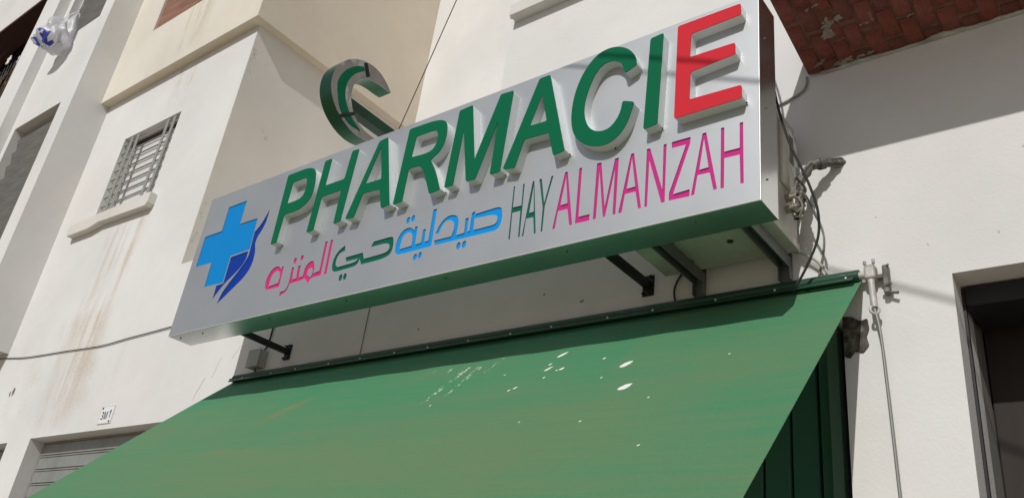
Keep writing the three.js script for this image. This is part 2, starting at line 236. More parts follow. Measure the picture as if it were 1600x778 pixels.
// barred window
{
  const w = mesh('window', [box(-3.36, -2.3, 1.93, 2.935, -0.76, -0.745)], std([0.7, 0.7, 0.69], 0.6), bld);
  const fr = std([0.72, 0.72, 0.7], 0.55), bar = std([0.34, 0.33, 0.31], 0.6, 0.2);
  for (let i = 0; i < 11; i++) mesh('blind_slat', rbox(-3.30, -2.36, 1.942 + i * 0.082, 2.0232 + i * 0.082, -0.742, -0.69, 0.001), fr, w);
  mesh('blind_box', box(-3.35, -2.31, 2.86, 2.933, -0.744, -0.70), std([0.07, 0.055, 0.045], 0.8), w);
  for (let i = 0; i < 9; i++) { const y = 2.0 + i * 0.107; mesh('bar', rod([-3.375, y, -0.622], [-2.29, y, -0.622], 0.0085), bar, w); }
  for (const x of [-3.21, -3.09, -2.53, -2.41]) mesh('flat_bar', box(x - 0.024, x + 0.024, 1.945, 2.92, -0.613, -0.606), bar, w);
  // stone sill, thicker on the right
  const sh = new THREE.Shape([[-3.70, 1.845], [-3.68, 1.80], [-3.25, 1.795], [-3.05, 1.825], [-2.2, 1.795], [-2.17, 1.83], [-2.17, 1.935], [-3.36, 1.93], [-3.69, 1.915]].map((p) => new THREE.Vector2(...p)));
  mesh('window_sill', worldUV(extrude(sh, 0.07, -0.598)), plaster([0.74, 0.71, 0.66]), bld);
}
// ledge window at the top of the right wall
{
  const w = mesh('window', [box(2.0, 3.2, 2.26, 3.6, -0.72, -0.70)], std([0.68, 0.69, 0.7], 0.3), bld);
  mesh('frame', [box(2.0, 2.05, 2.26, 3.6, -0.698, -0.66), box(2.05, 3.2, 2.26, 2.31, -0.698, -0.66)], std([0.75, 0.75, 0.74], 0.5), w);
  mesh('window_sill', [worldUV(rbox(1.985, 3.3, 2.155, 2.255, -0.7, -0.525, 0.008))], plaster([0.72, 0.7, 0.66]), bld);
  const m = roundPath([[1.93, 2.215], [1.95, 2.205], [1.968, 2.24], [1.975, 2.32], [1.962, 2.335], [1.945, 2.29]], 0.004, new THREE.Shape());
  mesh('broken_plaster', worldUV(extrude(m, 0.004, ZW)), plaster([0.3, 0.285, 0.26]), bld);
}
// bays on the left
{
  const b = rect(-5.72, 0.611, -4.126, 9); b.holes.push(rect(-5.585, 1.55, -4.43, 3.54, new THREE.Path())); b.holes.push(rect(-5.585, 4.80, -4.40, 7, new THREE.Path()));
  const bay = mesh('bay_wall', [worldUV(extrude(b, 0.2, -0.4)), box(-4.326, -4.126, 0.611, 9, -0.6, -0.4), box(-5.72, -4.326, 0.611, 0.8, -0.6, -0.4)], WHITE, bld);
  bay.userData.label = 'projecting bay with slatted openings';
  const slatM = std([0.2, 0.195, 0.185], 0.8, 0.0, { map: grime });
  const addWin = (y0, y1, n, rec) => {
    const w = mesh('window', [box(-5.585, -4.41, y0, y1, -0.58, -0.565)], DARK, bld);
    const st = (y1 - y0) / n;
    for (let i = 0; i < n; i++) {
      const g = new RoundedBoxGeometry(1.16, st * 0.88, 0.03, 2, 0.006); g.rotateX(0.24); g.translate(-5.005, y0 + (i + 0.5) * st, -0.31 - rec);
      mesh('slat', g, slatM, w);
    }
  };
  addWin(1.55, 3.44, 10, 0); addWin(4.82, 6.6, 10, 0.01);
  mesh('window_frame', [box(-5.583, -5.55, 4.802, 6.9, -0.33, -0.29)], std([0.68, 0.68, 0.67], 0.5), bld);
  const c = rect(-10, 0.611, -5.722, 9); c.holes.push(rect(-8.9, 3.0, -6.285, 5.99, new THREE.Path()));
  const bc = mesh('bay_wall', [worldUV(extrude(c, 0.24, -0.32)), box(-5.862, -5.722, 0.611, 9, -0.6, -0.32)], WHITE, bld); bc.userData.label = 'bay with a dark red arched opening';
  const mar = std([0.085, 0.03, 0.024], 0.8, 0, { map: grime });
  // dark red infill with an arched barred opening
  const arch = rect(-8.9, 3.0, -6.285, 5.99);
  const hp = new THREE.Path(); hp.moveTo(-8.42, 3.2); hp.lineTo(-6.45, 3.2); hp.lineTo(-6.45, 5.78); hp.quadraticCurveTo(-7.3, 6.55 - 0.55, -8.0, 5.93); hp.quadraticCurveTo(-8.3, 5.85, -8.42, 5.6); hp.closePath(); arch.holes.push(hp);
  mesh('lintel_lining', [box(-8.899, -6.286, 5.955, 5.989, -0.319, -0.083)], mar, bld);
  const inf = mesh('arched_infill', [worldUV(extrude(arch, 0.08, -0.40))], mar, bld);
  mesh('back_panel', [box(-9.0, -6.285, 2.9, 6.1, -0.58, -0.57), box(-9.0, -8.91, 2.9, 6.1, -0.568, -0.365), box(-8.9, -6.285, 6.0, 6.1, -0.568, -0.402)], std([0.012, 0.014, 0.016], 0.6), inf);
  for (let i = 0; i < 17; i++) { const x = -8.36 + i * 0.118; mesh('bar', rod([x, 3.2, -0.43], [x, 5.94, -0.43], 0.012, 6), BLACK_METAL, inf); }
}
// garage shutters on the left
const shutM = new THREE.MeshStandardMaterial({ color: lin(0.36, 0.375, 0.37), roughness: 0.5, metalness: 0.25, map: grime });
function shutter(x0, x1, yt, yb, z, pitch, name, label) {
  const sh = mesh(name, [box(x0, x1, yb, yt, z - 0.03, z - 0.02)], std([0.05, 0.05, 0.05], 0.9), bld); if (label) sh.userData.label = label;
  const g0 = new THREE.Shape(); const h = pitch;
  g0.moveTo(0, 0.002); g0.lineTo(0.012, 0.002); g0.lineTo(0.016, 0.006); g0.lineTo(0.016, h - 0.026); g0.lineTo(0.012, h - 0.022); g0.lineTo(0.006, h - 0.021); g0.lineTo(0.006, h - 0.017); g0.lineTo(0.015, h - 0.016); g0.lineTo(0.016, h - 0.008); g0.lineTo(0.012, h - 0.003); g0.lineTo(0, h - 0.003); g0.closePath();
  const g = extrude(g0, x1 - x0 - 0.02); g.rotateY(-Math.PI / 2); // profile x -> z , extrusion -> -x
  g.translate(x1 - 0.01, 0, z - 0.018); const uvg = worldUV(g);
  for (let i = 0, y = yt - pitch; y > yb - 0.01 && i < 40; i++, y -= pitch) { const m = mesh('slat', uvg, shutM, sh); m.position.y = y; }
  return sh;
}
shutter(-2.915, -0.45, -0.31, -3.2, -0.725, 0.118, 'roller_shutter', 'grey roller shutter under the number plate');
shutter(-5.6, -3.35, -0.323, -3.2, -0.735, 0.118, 'roller_shutter', 'grey roller shutter at the left edge');
// shop front behind the awning
{
  const gm = std([0.05, 0.17, 0.115], 0.5), fm = std([0.12, 0.22, 0.17], 0.45);
  const sf = mesh('shop_front', [box(0.3, 3.963, -3.2, -0.215, -0.88, -0.86)], std([0.012, 0.045, 0.03], 0.6), bld);
  for (let i = 0; i < 30; i++) { const x = 0.36 + i * 0.118; if (x < 3.84) mesh('door_panel', rbox(x, x + 0.108, -3.2, -0.22, -0.858, -0.825, 0.008), gm, sf); }
  mesh('door_frame', [rbox(3.862, 3.905, -3.2, -0.216, -0.86, -0.70, 0.004), rbox(3.925, 3.960, -3.2, -0.216, -0.86, -0.74, 0.004)], fm, sf);
}
// doorway on the right
{
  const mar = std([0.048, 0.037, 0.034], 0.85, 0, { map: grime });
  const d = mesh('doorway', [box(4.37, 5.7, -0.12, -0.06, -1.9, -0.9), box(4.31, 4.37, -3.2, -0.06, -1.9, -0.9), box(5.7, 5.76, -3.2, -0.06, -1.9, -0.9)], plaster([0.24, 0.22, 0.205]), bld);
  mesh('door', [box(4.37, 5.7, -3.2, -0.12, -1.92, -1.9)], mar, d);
  mesh('lintel_shadow_box', [rbox(4.382, 5.69, -0.205, -0.124, -0.99, -0.72, 0.006)], std([0.012, 0.012, 0.013], 0.6), d);  // black box stands in for the lintel shadow across the door top
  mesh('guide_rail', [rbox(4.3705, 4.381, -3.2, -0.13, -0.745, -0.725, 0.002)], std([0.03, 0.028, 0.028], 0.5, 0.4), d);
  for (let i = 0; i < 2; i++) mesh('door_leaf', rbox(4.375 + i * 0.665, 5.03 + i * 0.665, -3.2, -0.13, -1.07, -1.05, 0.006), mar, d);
}
// rust and dirt streaks
{
  const streak = (nx, s, dens, fadeTop, fadeBot) => dataTex(512, 512, (u, v, c) => {
    const w = u + 0.02 * (vnoise(v * 5, 0.5, 64, 64, s + 3) - 0.5);
    const col = Math.pow(vnoise(w * nx, 0.5, nx, 8, s), 2) * 0.55 + Math.pow(vnoise(w * nx * 3.1, v * 2.3, 997, 97, s + 1), 2) * 0.5;
    const br = 0.4 + 0.9 * vnoise(u * 14, v * 9, 97, 97, s + 2), grain = 0.6 + 0.8 * vnoise(u * 190, v * 90, 199, 97, s + 5);
    const ex = Math.min(1, Math.min(u, 1 - u) * 4), ey = Math.min(1, (1 - v) / fadeTop) * Math.min(1, v / fadeBot);
    const a = Math.max(0, col * br * grain - dens) * ex * ey; c[0] = c[1] = c[2] = Math.min(0.4, a * 0.45);
  }, false, false);
  const add = (x0, x1, y0, y1, z, tex, col, shear = 0) => {
    const g = new THREE.PlaneGeometry(x1 - x0, y1 - y0); const p = g.attributes.position; for (let i = 0; i < 4; i++) if (p.getY(i) < 0) p.setX(i, p.getX(i) + shear);
    g.translate((x0 + x1) / 2, (y0 + y1) / 2, z);
    const m = mesh('rust_stain', g, std(col, 0.95, 0, { alphaMap: tex, transparent: true }), bld); m.castShadow = false;
  };
  const t1 = streak(16, 101, 0.12, 0.05, 0.5), t2 = streak(11, 131, 0.06, 0.1, 0.15), t3 = streak(18, 171, 0.14, 0.04, 0.6);
  add(-2.95, -2.12, -0.25, 1.79, ZW + 0.003, t1, [0.6, 0.45, 0.27], -0.1);
  add(-3.0, -2.2, -0.31, 0.9, ZW + 0.006, t2, [0.64, 0.5, 0.33]);
  add(-2.72, -2.2, 2.94, 3.6, ZW + 0.003, t3, [0.6, 0.46, 0.29]);
  add(-2.75, -2.15, 3.63, 5.2, -0.497, t2, [0.5, 0.4, 0.26]);
  add(-4.0, -1.5, -0.3, 1.0, ZW + 0.0085, streak(7, 201, 0.2, 0.5, 0.3), [0.6, 0.5, 0.36]);
}

// ---------------------------------------------------------------- sign board
{
  const sg = thing('pharmacy_sign', 'long silver box sign reading PHARMACIE in raised green letters with a red E', 'sign');
  const W = 3.884;
  const face = rect(0, 0, W, 1), islands = [];
  for (const [name, c, ...loops] of INSET) { face.holes.push(roundPath(loops[0], 0.003, new THREE.Path())); for (let i = 1; i < loops.length; i++) islands.push(roundPath(loops[i], 0.003, new THREE.Shape())); }
  mesh('face_panel', [worldUV(extrude(face, 0.0045, -0.0045)), ...islands.map((s) => worldUV(extrude(s, 0.0045, -0.0045)))], SILVER, sg);
  // folded sheet box behind the face
  mesh('sign_box', [box(0, W, 0, 1, -0.164, -0.0085), box(0, W, 0, 0.006, -0.0084, -0.0046), box(0, W, 0.994, 1, -0.0084, -0.0046), box(0, 0.006, 0.0061, 0.9939, -0.0084, -0.0046), box(W - 0.006, W, 0.0061, 0.9939, -0.0084, -0.0046)], SILVER_SIDE, sg);
  for (const [name, c, ...loops] of INSET) mesh(name, extrude(roundPath(loops[0], 0.003, new THREE.Shape()), 0.003, -0.0082), INS[c], sg);
  for (const [red, ...loops] of BIG) {
    const s = glyph(loops, 0.012);
    const l = mesh('letter', extrude(s, 0.0475, 0.0005), LETTER_SIDE, sg);
    if (red) l.userData.label = 'red letter E';
    mesh('letter_face', extrude(s, 0.003, 0.0482), red ? RED_FACE : GREEN_FACE, l);
  }
  // folded edges of the sheet that catch the light
  mesh('folded_edge', [rod([0, 0.0022, -0.0024], [W, 0.0022, -0.0024], 0.0034, 8), rod([W - 0.0022, 0, -0.0024], [W - 0.0022, 1, -0.0024], 0.0034, 8)], std([0.72, 0.73, 0.73], 0.45, 0.5), sg);
  const dot = new THREE.SphereGeometry(0.0038, 8, 6); const dm = std([0.03, 0.03, 0.03], 0.7);
  for (const [, ...loops] of BIG) { let q = loops[0][0]; for (const p of loops[0]) if (p[0] - p[1] * 2 > q[0] - q[1] * 2) q = p; const m = mesh('fixing', dot, dm, sg); m.position.set(q[0] + 0.001, q[1] + 0.004, 0.008); }
  const screw = new THREE.SphereGeometry(0.0045, 8, 6); const sc = std([0.12, 0.12, 0.12], 0.4, 0.6);
  for (const x of [0.06, 0.3, 0.95, 1.6, 2.3, 3.0, 3.6]) for (const z of [-0.05]) { const m = mesh('screw', screw, sc, sg); m.position.set(x, -0.001, z); }
  for (const y of [0.12, 0.45, 0.8]) { const m = mesh('screw', screw, sc, sg); m.position.set(W + 0.001, y, -0.06); }
}
// square tube arms that hold the sign
[[0.43, 'dark square tube arm holding the sign, at its left end above the junction box'], [3.085, 'dark square tube arm holding the sign, left of the air conditioner brackets']].forEach(([x, label]) => {
  const a = thing('sign_arm', label, 'bracket', [x, 0.06, ZW], 'arms under the sign');
  mesh('arm', rbox(-0.017, 0.017, -0.017, 0.017, 0.008, 0.434, 0.002), BLACK_METAL, a);
  mesh('wall_plate', [rbox(-0.03, 0.03, -0.055, 0.05, 0.0005, 0.008, 0.002)], BLACK_METAL, a);
  for (const [px, py] of [[-0.02, 0.04], [0.02, 0.04], [-0.02, -0.045], [0.02, -0.045]]) { const b = mesh('bolt', new THREE.CylinderGeometry(0.006, 0.006, 0.016, 6).rotateX(Math.PI / 2), BLACK_METAL, a); b.position.set(px, py, 0.015); }
});

// ---------------------------------------------------------------- green crescent on its pole
{
  const XC = 1.0, T = 0.115, g = thing('crescent_sign', 'polished steel crescent with a green sickle, on a dark pole above the sign', 'sign');
  const place = (geo, x) => { geo.rotateY(-Math.PI / 2); geo.translate(x, 0, 0); return geo; };   // shape (z,y) -> world, extrusion towards -x
  const flip = (pts) => pts;
  const s = glyph([flip(CRES)], 0.004);
  const crumple = dataTex(256, 256, (u, v, c) => { c[0] = c[1] = c[2] = fbm(u, v, 2, 701, 2); }); crumple.repeat.set(3, 3);
  const chrome = std([0.42, 0.41, 0.4], 0.1, 1.0, { bumpMap: crumple, bumpScale: 0.06 });
  const rim = std([0.03, 0.11, 0.06], 0.3, 0.75);
  mesh('rim', place(extrude(s, T - 0.003), XC - 0.003), rim, g);
  mesh('face_plate', place(extrude(s, 0.0025), XC), chrome, g);
  mesh('green_sickle', place(extrude(glyph([CRES_GREEN], 0.003), 0.004), XC + 0.0045), GREEN_FACE, g);
  for (const st of STRAPS) mesh('strap', place(extrude(glyph([st], 0.002), 0.006), XC + 0.0065), BLACK_METAL, g);
  mesh('pole', rbox(0.885, 0.965, 1.585, 1.66, -2.649, -0.215, 0.004), DARK_GREEN_METAL, g);
}

// ---------------------------------------------------------------- awning
{
  const aw = thing('awning', 'faded green canvas awning spotted with white droppings, sloping out from under the sign', 'awning');
  const SL = 0.967, X0 = -0.05, X1 = 4.055, Y0 = -0.105, Z0 = -0.575, S1 = 1.95, k = Math.hypot(1, SL), dz = 1 / k, dy = -SL / k;
  const drops = [[3.255, 0.565, 0.03, 0.016], [3.356, 0.788, 0.028, 0.017], [2.833, 0.354, 0.028, 0.011], [2.763, 0.662, 0.012, 0.006], [2.74, 0.68, 0.008, 0.005], [2.871, 0.593, 0.006, 0.005], [2.84, 0.5, 0.022, 0.008], [2.82, 0.45, 0.01, 0.006], [2.92, 0.52, 0.014, 0.008], [2.9, 0.53, 0.006, 0.005], [3.1, 0.46, 0.008, 0.006], [3.191, 0.668, 0.006, 0.004], [2.6, 0.5, 0.005, 0.004], [3.5, 0.9, 0.005, 0.004], [3.3, 1.05, 0.005, 0.004], [3.0, 1.0, 0.004, 0.004], [3.7, 0.6, 0.005, 0.004], [2.35, 0.75, 0.006, 0.004], [3.62, 1.25, 0.006, 0.004]];
  const TW = 2048, TH = 1024, LX = X1 - X0;
  const tex = dataTex(TW, TH, (u, v, c) => {
    const x = X0 + u * LX, s = (1 - v) * S1;
    let d = 0.64 + 1.35 * (fbm(u * 0.999, v * 0.999, 3, 301, 4) - 0.5) + 0.25 * (fbm(u, v, 17, 331, 3) - 0.5);
    d += 0.3 * (vnoise(u * 5, v * 120, 5, 120, 341) - 0.5) * (0.3 + vnoise(u * 3, v * 6, 3, 6, 343)) + 0.34 * (vnoise(u * 12, v * 340, 12, 340, 351) - 0.5);
    const edge = vnoise(u * 6, v * 4, 6, 4, 361);
    if (s < 0.6 + 0.25 * edge && x < 3.2) d -= 0.5 * (1 - s / 0.85) * (0.5 + edge);
    if (x > 3.6) d -= (x - 3.6) * 0.9 * (s > 0.5 ? 1 : 0) * edge;
    d = Math.max(0, Math.min(1, d));
    const wv = 0.95 + 0.1 * hash(Math.floor(u * 1024), Math.floor(v * 600), 5);
    let r = (0.04 + 0.074 * d) * wv, g = (0.218 - 0.018 * d) * wv, b = (0.104 - 0.014 * d) * wv;
    const ru = Math.max(0, 1 - Math.hypot(((x - 1.19) * 0.53 - (s - 0.6) * 0.85) / 0.2, ((x - 1.19) * 0.85 + (s - 0.6) * 0.53) / 0.07)) * 1.5 * vnoise(u * 40, v * 50, 40, 50, 371) + Math.max(0, 1 - Math.hypot((x - 1.3) / 0.5, (s - 1.05) / 0.05)) * 0.5 * vnoise(u * 30, v * 50, 30, 50, 375);
    r += ru * 0.11; g -= ru * 0.02; b -= ru * 0.03;
    let wgt = 0;
    for (const [px, ps, a, h] of drops) { const qx = x - px, qs = s - ps, el = 0.53 * qx - 0.85 * qs, ec = 0.85 * qx + 0.53 * qs; const q = Math.hypot(el / (a * 0.95), ec / (h * 0.95) * (1 + 0.25 * el / a)) * (0.85 + 0.3 * vnoise(u * 500, v * 240, 500, 240, 395)); if (q < 1.25) wgt = Math.max(wgt, q < 1 ? 1 : (1.25 - q) * 2); }
    // thin run streaks
    for (const [ax, as, bx, bs, w] of [[2.27, 0.34, 2.27, 0.72, 0.02], [2.36, 0.36, 2.37, 0.66, 0.02], [2.46, 0.28, 2.44, 0.45, 0.012], [2.16, 0.33, 2.19, 0.46, 0.012], [2.24, 0.3, 2.24, 0.35, 0.012], [2.05, 0.33, 2.07, 0.4, 0.01]]) {
      const t = ((x - ax) * (bx - ax) + (s - as) * (bs - as)) / ((bx - ax) ** 2 + (bs - as) ** 2);
      if (t > 0 && t < 1) { const dd = Math.hypot(x - ax - t * (bx - ax), s - as - t * (bs - as)); const n = vnoise(u * 700, v * 240, 700, 240, 381) * vnoise(u * 160, v * 60, 160, 60, 385); if (dd < w * (1 - 0.5 * t)) wgt = Math.max(wgt, Math.min(1, Math.max(0, n * 3 - 0.5 - 0.3 * t)) * 0.75); }
    }
    c[0] = r + (0.8 - r) * wgt; c[1] = g + (0.8 - g) * wgt; c[2] = b + (0.74 - b) * wgt;
  }, true, false);
  const NX = 60, NS = 40, pos = [], uv = [], idx = [];
  const th = 0.0035;
  const P = (i, j, o) => {
    const u = i / NX, s = (j / NS) * S1, x = X0 + u * LX;
    const wob = -0.012 * Math.sin(Math.PI * u) * Math.sin(Math.PI * j / NS) + 0.003 * Math.sin(u * 23 + s * 1.3) * (j / NS) + 0.002 * Math.sin(u * 61 + 2) * Math.min(1, j / 6);
    const n = wob + o; return [x, Y0 + dy * s + n * dz, Z0 + dz * s - n * dy];
  };
  for (const o of [th, 0]) for (let j = 0; j <= NS; j++) for (let i = 0; i <= NX; i++) { pos.push(...P(i, j, o)); uv.push(i / NX, 1 - j / NS); }
  const N1 = (NX + 1) * (NS + 1), id = (l, i, j) => l * N1 + j * (NX + 1) + i;
  for (let j = 0; j < NS; j++) for (let i = 0; i < NX; i++) { idx.push(id(0, i, j), id(0, i, j + 1), id(0, i + 1, j), id(0, i + 1, j), id(0, i, j + 1), id(0, i + 1, j + 1)); idx.push(id(1, i, j), id(1, i + 1, j), id(1, i, j + 1), id(1, i + 1, j), id(1, i + 1, j + 1), id(1, i, j + 1)); }
  for (let j = 0; j < NS; j++) for (const [i, f] of [[0, 1], [NX, 0]]) { const a = id(0, i, j), b = id(0, i, j + 1), c = id(1, i, j), d = id(1, i, j + 1); f ? idx.push(a, c, b, b, c, d) : idx.push(a, b, c, b, d, c); }
  const g = new THREE.BufferGeometry(); g.setAttribute('position', new THREE.Float32BufferAttribute(pos, 3)); g.setAttribute('uv', new THREE.Float32BufferAttribute(uv, 2)); g.setIndex(idx); g.computeVertexNormals();
  const weave = dataTex(256, 256, (u, v, c) => { const k = 0.5 + 0.25 * Math.sin(u * Math.PI * 128) * Math.sin(v * Math.PI * 128) + 0.3 * (fbm(u, v, 6, 71, 3) - 0.5); c[0] = c[1] = c[2] = k; }); weave.repeat.set(12, 6);
  mesh('canvas', g, new THREE.MeshPhysicalMaterial({ map: tex, roughness: 0.8, bumpMap: weave, bumpScale: 0.0006, side: THREE.DoubleSide }), aw);
  const dg = std([0.018, 0.07, 0.04], 0.45, 0.1);
  mesh('roller', rod([X0 + 0.02, -0.088, -0.562], [X1 - 0.005, -0.088, -0.562], 0.026, 20), dg, aw);
  // hem strip of metal on the canvas, with screws
  const hem = new RoundedBoxGeometry(LX - 0.04, 0.006, 0.03, 2, 0.002); hem.rotateX(Math.atan(SL)); hem.translate((X0 + X1) / 2, -0.125 + 0.012, -0.535 + 0.01);
  mesh('hem_strip', hem, dg, aw);
  const sg = new THREE.SphereGeometry(0.006, 8, 6), sm = std([0.7, 0.7, 0.68], 0.35, 0.6);
  for (let i = 0; i < 15; i++) { const m = mesh('screw', sg, sm, aw); m.position.set(0.12 + i * 0.278 + 0.05 * (rnd() - 0.5), -0.109, -0.521); }
  mesh('axle_pin', rod([X0 - 0.035, -0.088, -0.562], [X0 + 0.03, -0.088, -0.562], 0.009), BLACK_METAL, aw);
  mesh('front_bar', rod([X0, Y0 + dy * S1, Z0 + dz * S1], [X1, Y0 + dy * S1, Z0 + dz * S1], 0.02, 14), GALV, aw);
  for (const x of [0.15, 3.75]) mesh('folding_arm', [rod([x, -0.35, -0.52], [x, Y0 + dy * S1 + 0.0, Z0 + dz * S1 - 0.02], 0.014)], GALV, aw);
  // wall bracket and gear box with the crank rod
  const wm = std([0.66, 0.65, 0.62], 0.55, 0.15, { map: grime });
  mesh('wall_bracket', [rbox(4.134, 4.156, -0.175, -0.055, -0.598, -0.56, 0.006), rbox(4.10, 4.15, -0.108, -0.09, -0.59, -0.565, 0.005), rod([4.14, -0.165, -0.58], [4.185, -0.178, -0.57], 0.006), rod([4.142, -0.07, -0.575], [4.16, -0.062, -0.555], 0.005), rod([4.13, -0.15, -0.57], [4.165, -0.14, -0.555], 0.008)], std([0.24, 0.23, 0.215], 0.6, 0.3, { map: grime }), aw);
  mesh('gear_box', [rbox(4.07, 4.114, -0.114, -0.052, -0.59, -0.54, 0.012), rod([4.05, -0.088, -0.562], [4.075, -0.088, -0.562], 0.016), rod([4.075, -0.05, -0.55], [4.075, -0.035, -0.55], 0.006), rod([4.108, -0.05, -0.55], [4.108, -0.03, -0.55], 0.006)], wm, aw);
  mesh('crank_hook', [rod([4.094, -0.118, -0.552], [4.1, -0.235, -0.55], 0.013), new THREE.TorusGeometry(0.016, 0.006, 8, 18).rotateY(0.6).translate(4.1, -0.245, -0.55)], wm, aw);
  mesh('crank_rod', tube([[4.1, -0.24, -0.55], [4.112, -0.32, -0.552], [4.12, -0.5, -0.556], [4.134, -0.945, -0.558], [4.16, -1.7, -0.55]], 0.006, 40, 8), std([0.3, 0.29, 0.275], 0.5, 0.4), aw);
}

// ---------------------------------------------------------------- air conditioner
{
  const ac = thing('air_conditioner', 'dusty white air conditioner outdoor unit behind the right end of the sign', 'air conditioner');
  const m = std([0.66, 0.65, 0.6], 0.6, 0.05, { map: grime }), dk = std([0.33, 0.32, 0.29], 0.7, 0, { map: grime });
  mesh('casing', worldUV(rbox(3.2, 3.815, 0.085, 0.68, -0.555, -0.2, 0.012, 3)), m, ac);
  mesh('base_pan', worldUV(rbox(3.195, 3.82, 0.068, 0.1, -0.56, -0.195, 0.004)), m, ac);
  const vc = mesh('valve_cover', worldUV(rbox(3.812, 3.83, 0.30, 0.62, -0.54, -0.36, 0.008)), m, ac);
  mesh('handle', worldUV(rbox(3.822, 3.8315, 0.44, 0.585, -0.49, -0.44, 0.004)), std([0.1, 0.1, 0.09], 0.8), vc);
  mesh('seam', worldUV(rbox(3.813, 3.8175, 0.11, 0.66, -0.335, -0.329, 0.001)), dk, ac);
  for (let i = 0; i < 4; i++) mesh('louvre', worldUV(rbox(3.826, 3.833, 0.40 + i * 0.015, 0.406 + i * 0.015, -0.535, -0.505, 0.002)), dk, vc);
  for (const [x, z] of [[3.36, -0.46], [3.36, -0.27], [3.72, -0.46], [3.72, -0.27]]) mesh('drain_boss', new THREE.TorusGeometry(0.022, 0.004, 6, 16).rotateX(Math.PI / 2).translate(x, 0.068, z), dk, ac);
  mesh('drain_hole', new THREE.CylinderGeometry(0.014, 0.014, 0.006, 14).translate(3.6, 0.067, -0.36), DARK, ac);
  for (const y of [0.2, 0.255]) mesh('valve', [new THREE.CylinderGeometry(0.018, 0.018, 0.05, 8).rotateZ(Math.PI / 2).translate(3.838, y, -0.43), new THREE.CylinderGeometry(0.011, 0.011, 0.035, 8).translate(3.85, y - 0.02, -0.43)], std([0.45, 0.42, 0.36], 0.5, 0.5, { map: grime }), ac);
}
[[3.352, 'grey steel angle bracket under the left end of the air conditioner'], [3.745, 'grey steel angle bracket under the right end of the air conditioner']].forEach(([x, label]) => {
  const b = thing('support_bracket', label, 'bracket', [x, 0, ZW], 'brackets under the air conditioner');
  const m = std([0.25, 0.26, 0.265], 0.55, 0.4, { map: grime });
  mesh('arm', [box(-0.024, 0.024, 0.058, 0.064, 0.004, 0.45), box(-0.024, -0.019, 0.012, 0.058, 0.004, 0.45), box(0.019, 0.024, 0.012, 0.058, 0.004, 0.45)], m, b);
  mesh('upright', [box(-0.026, 0.026, -0.042, 0.35, 0.0005, 0.005), box(-0.026, -0.022, -0.042, 0.35, 0.005, 0.035), box(0.022, 0.026, -0.042, 0.011, 0.005, 0.035)], m, b);
});

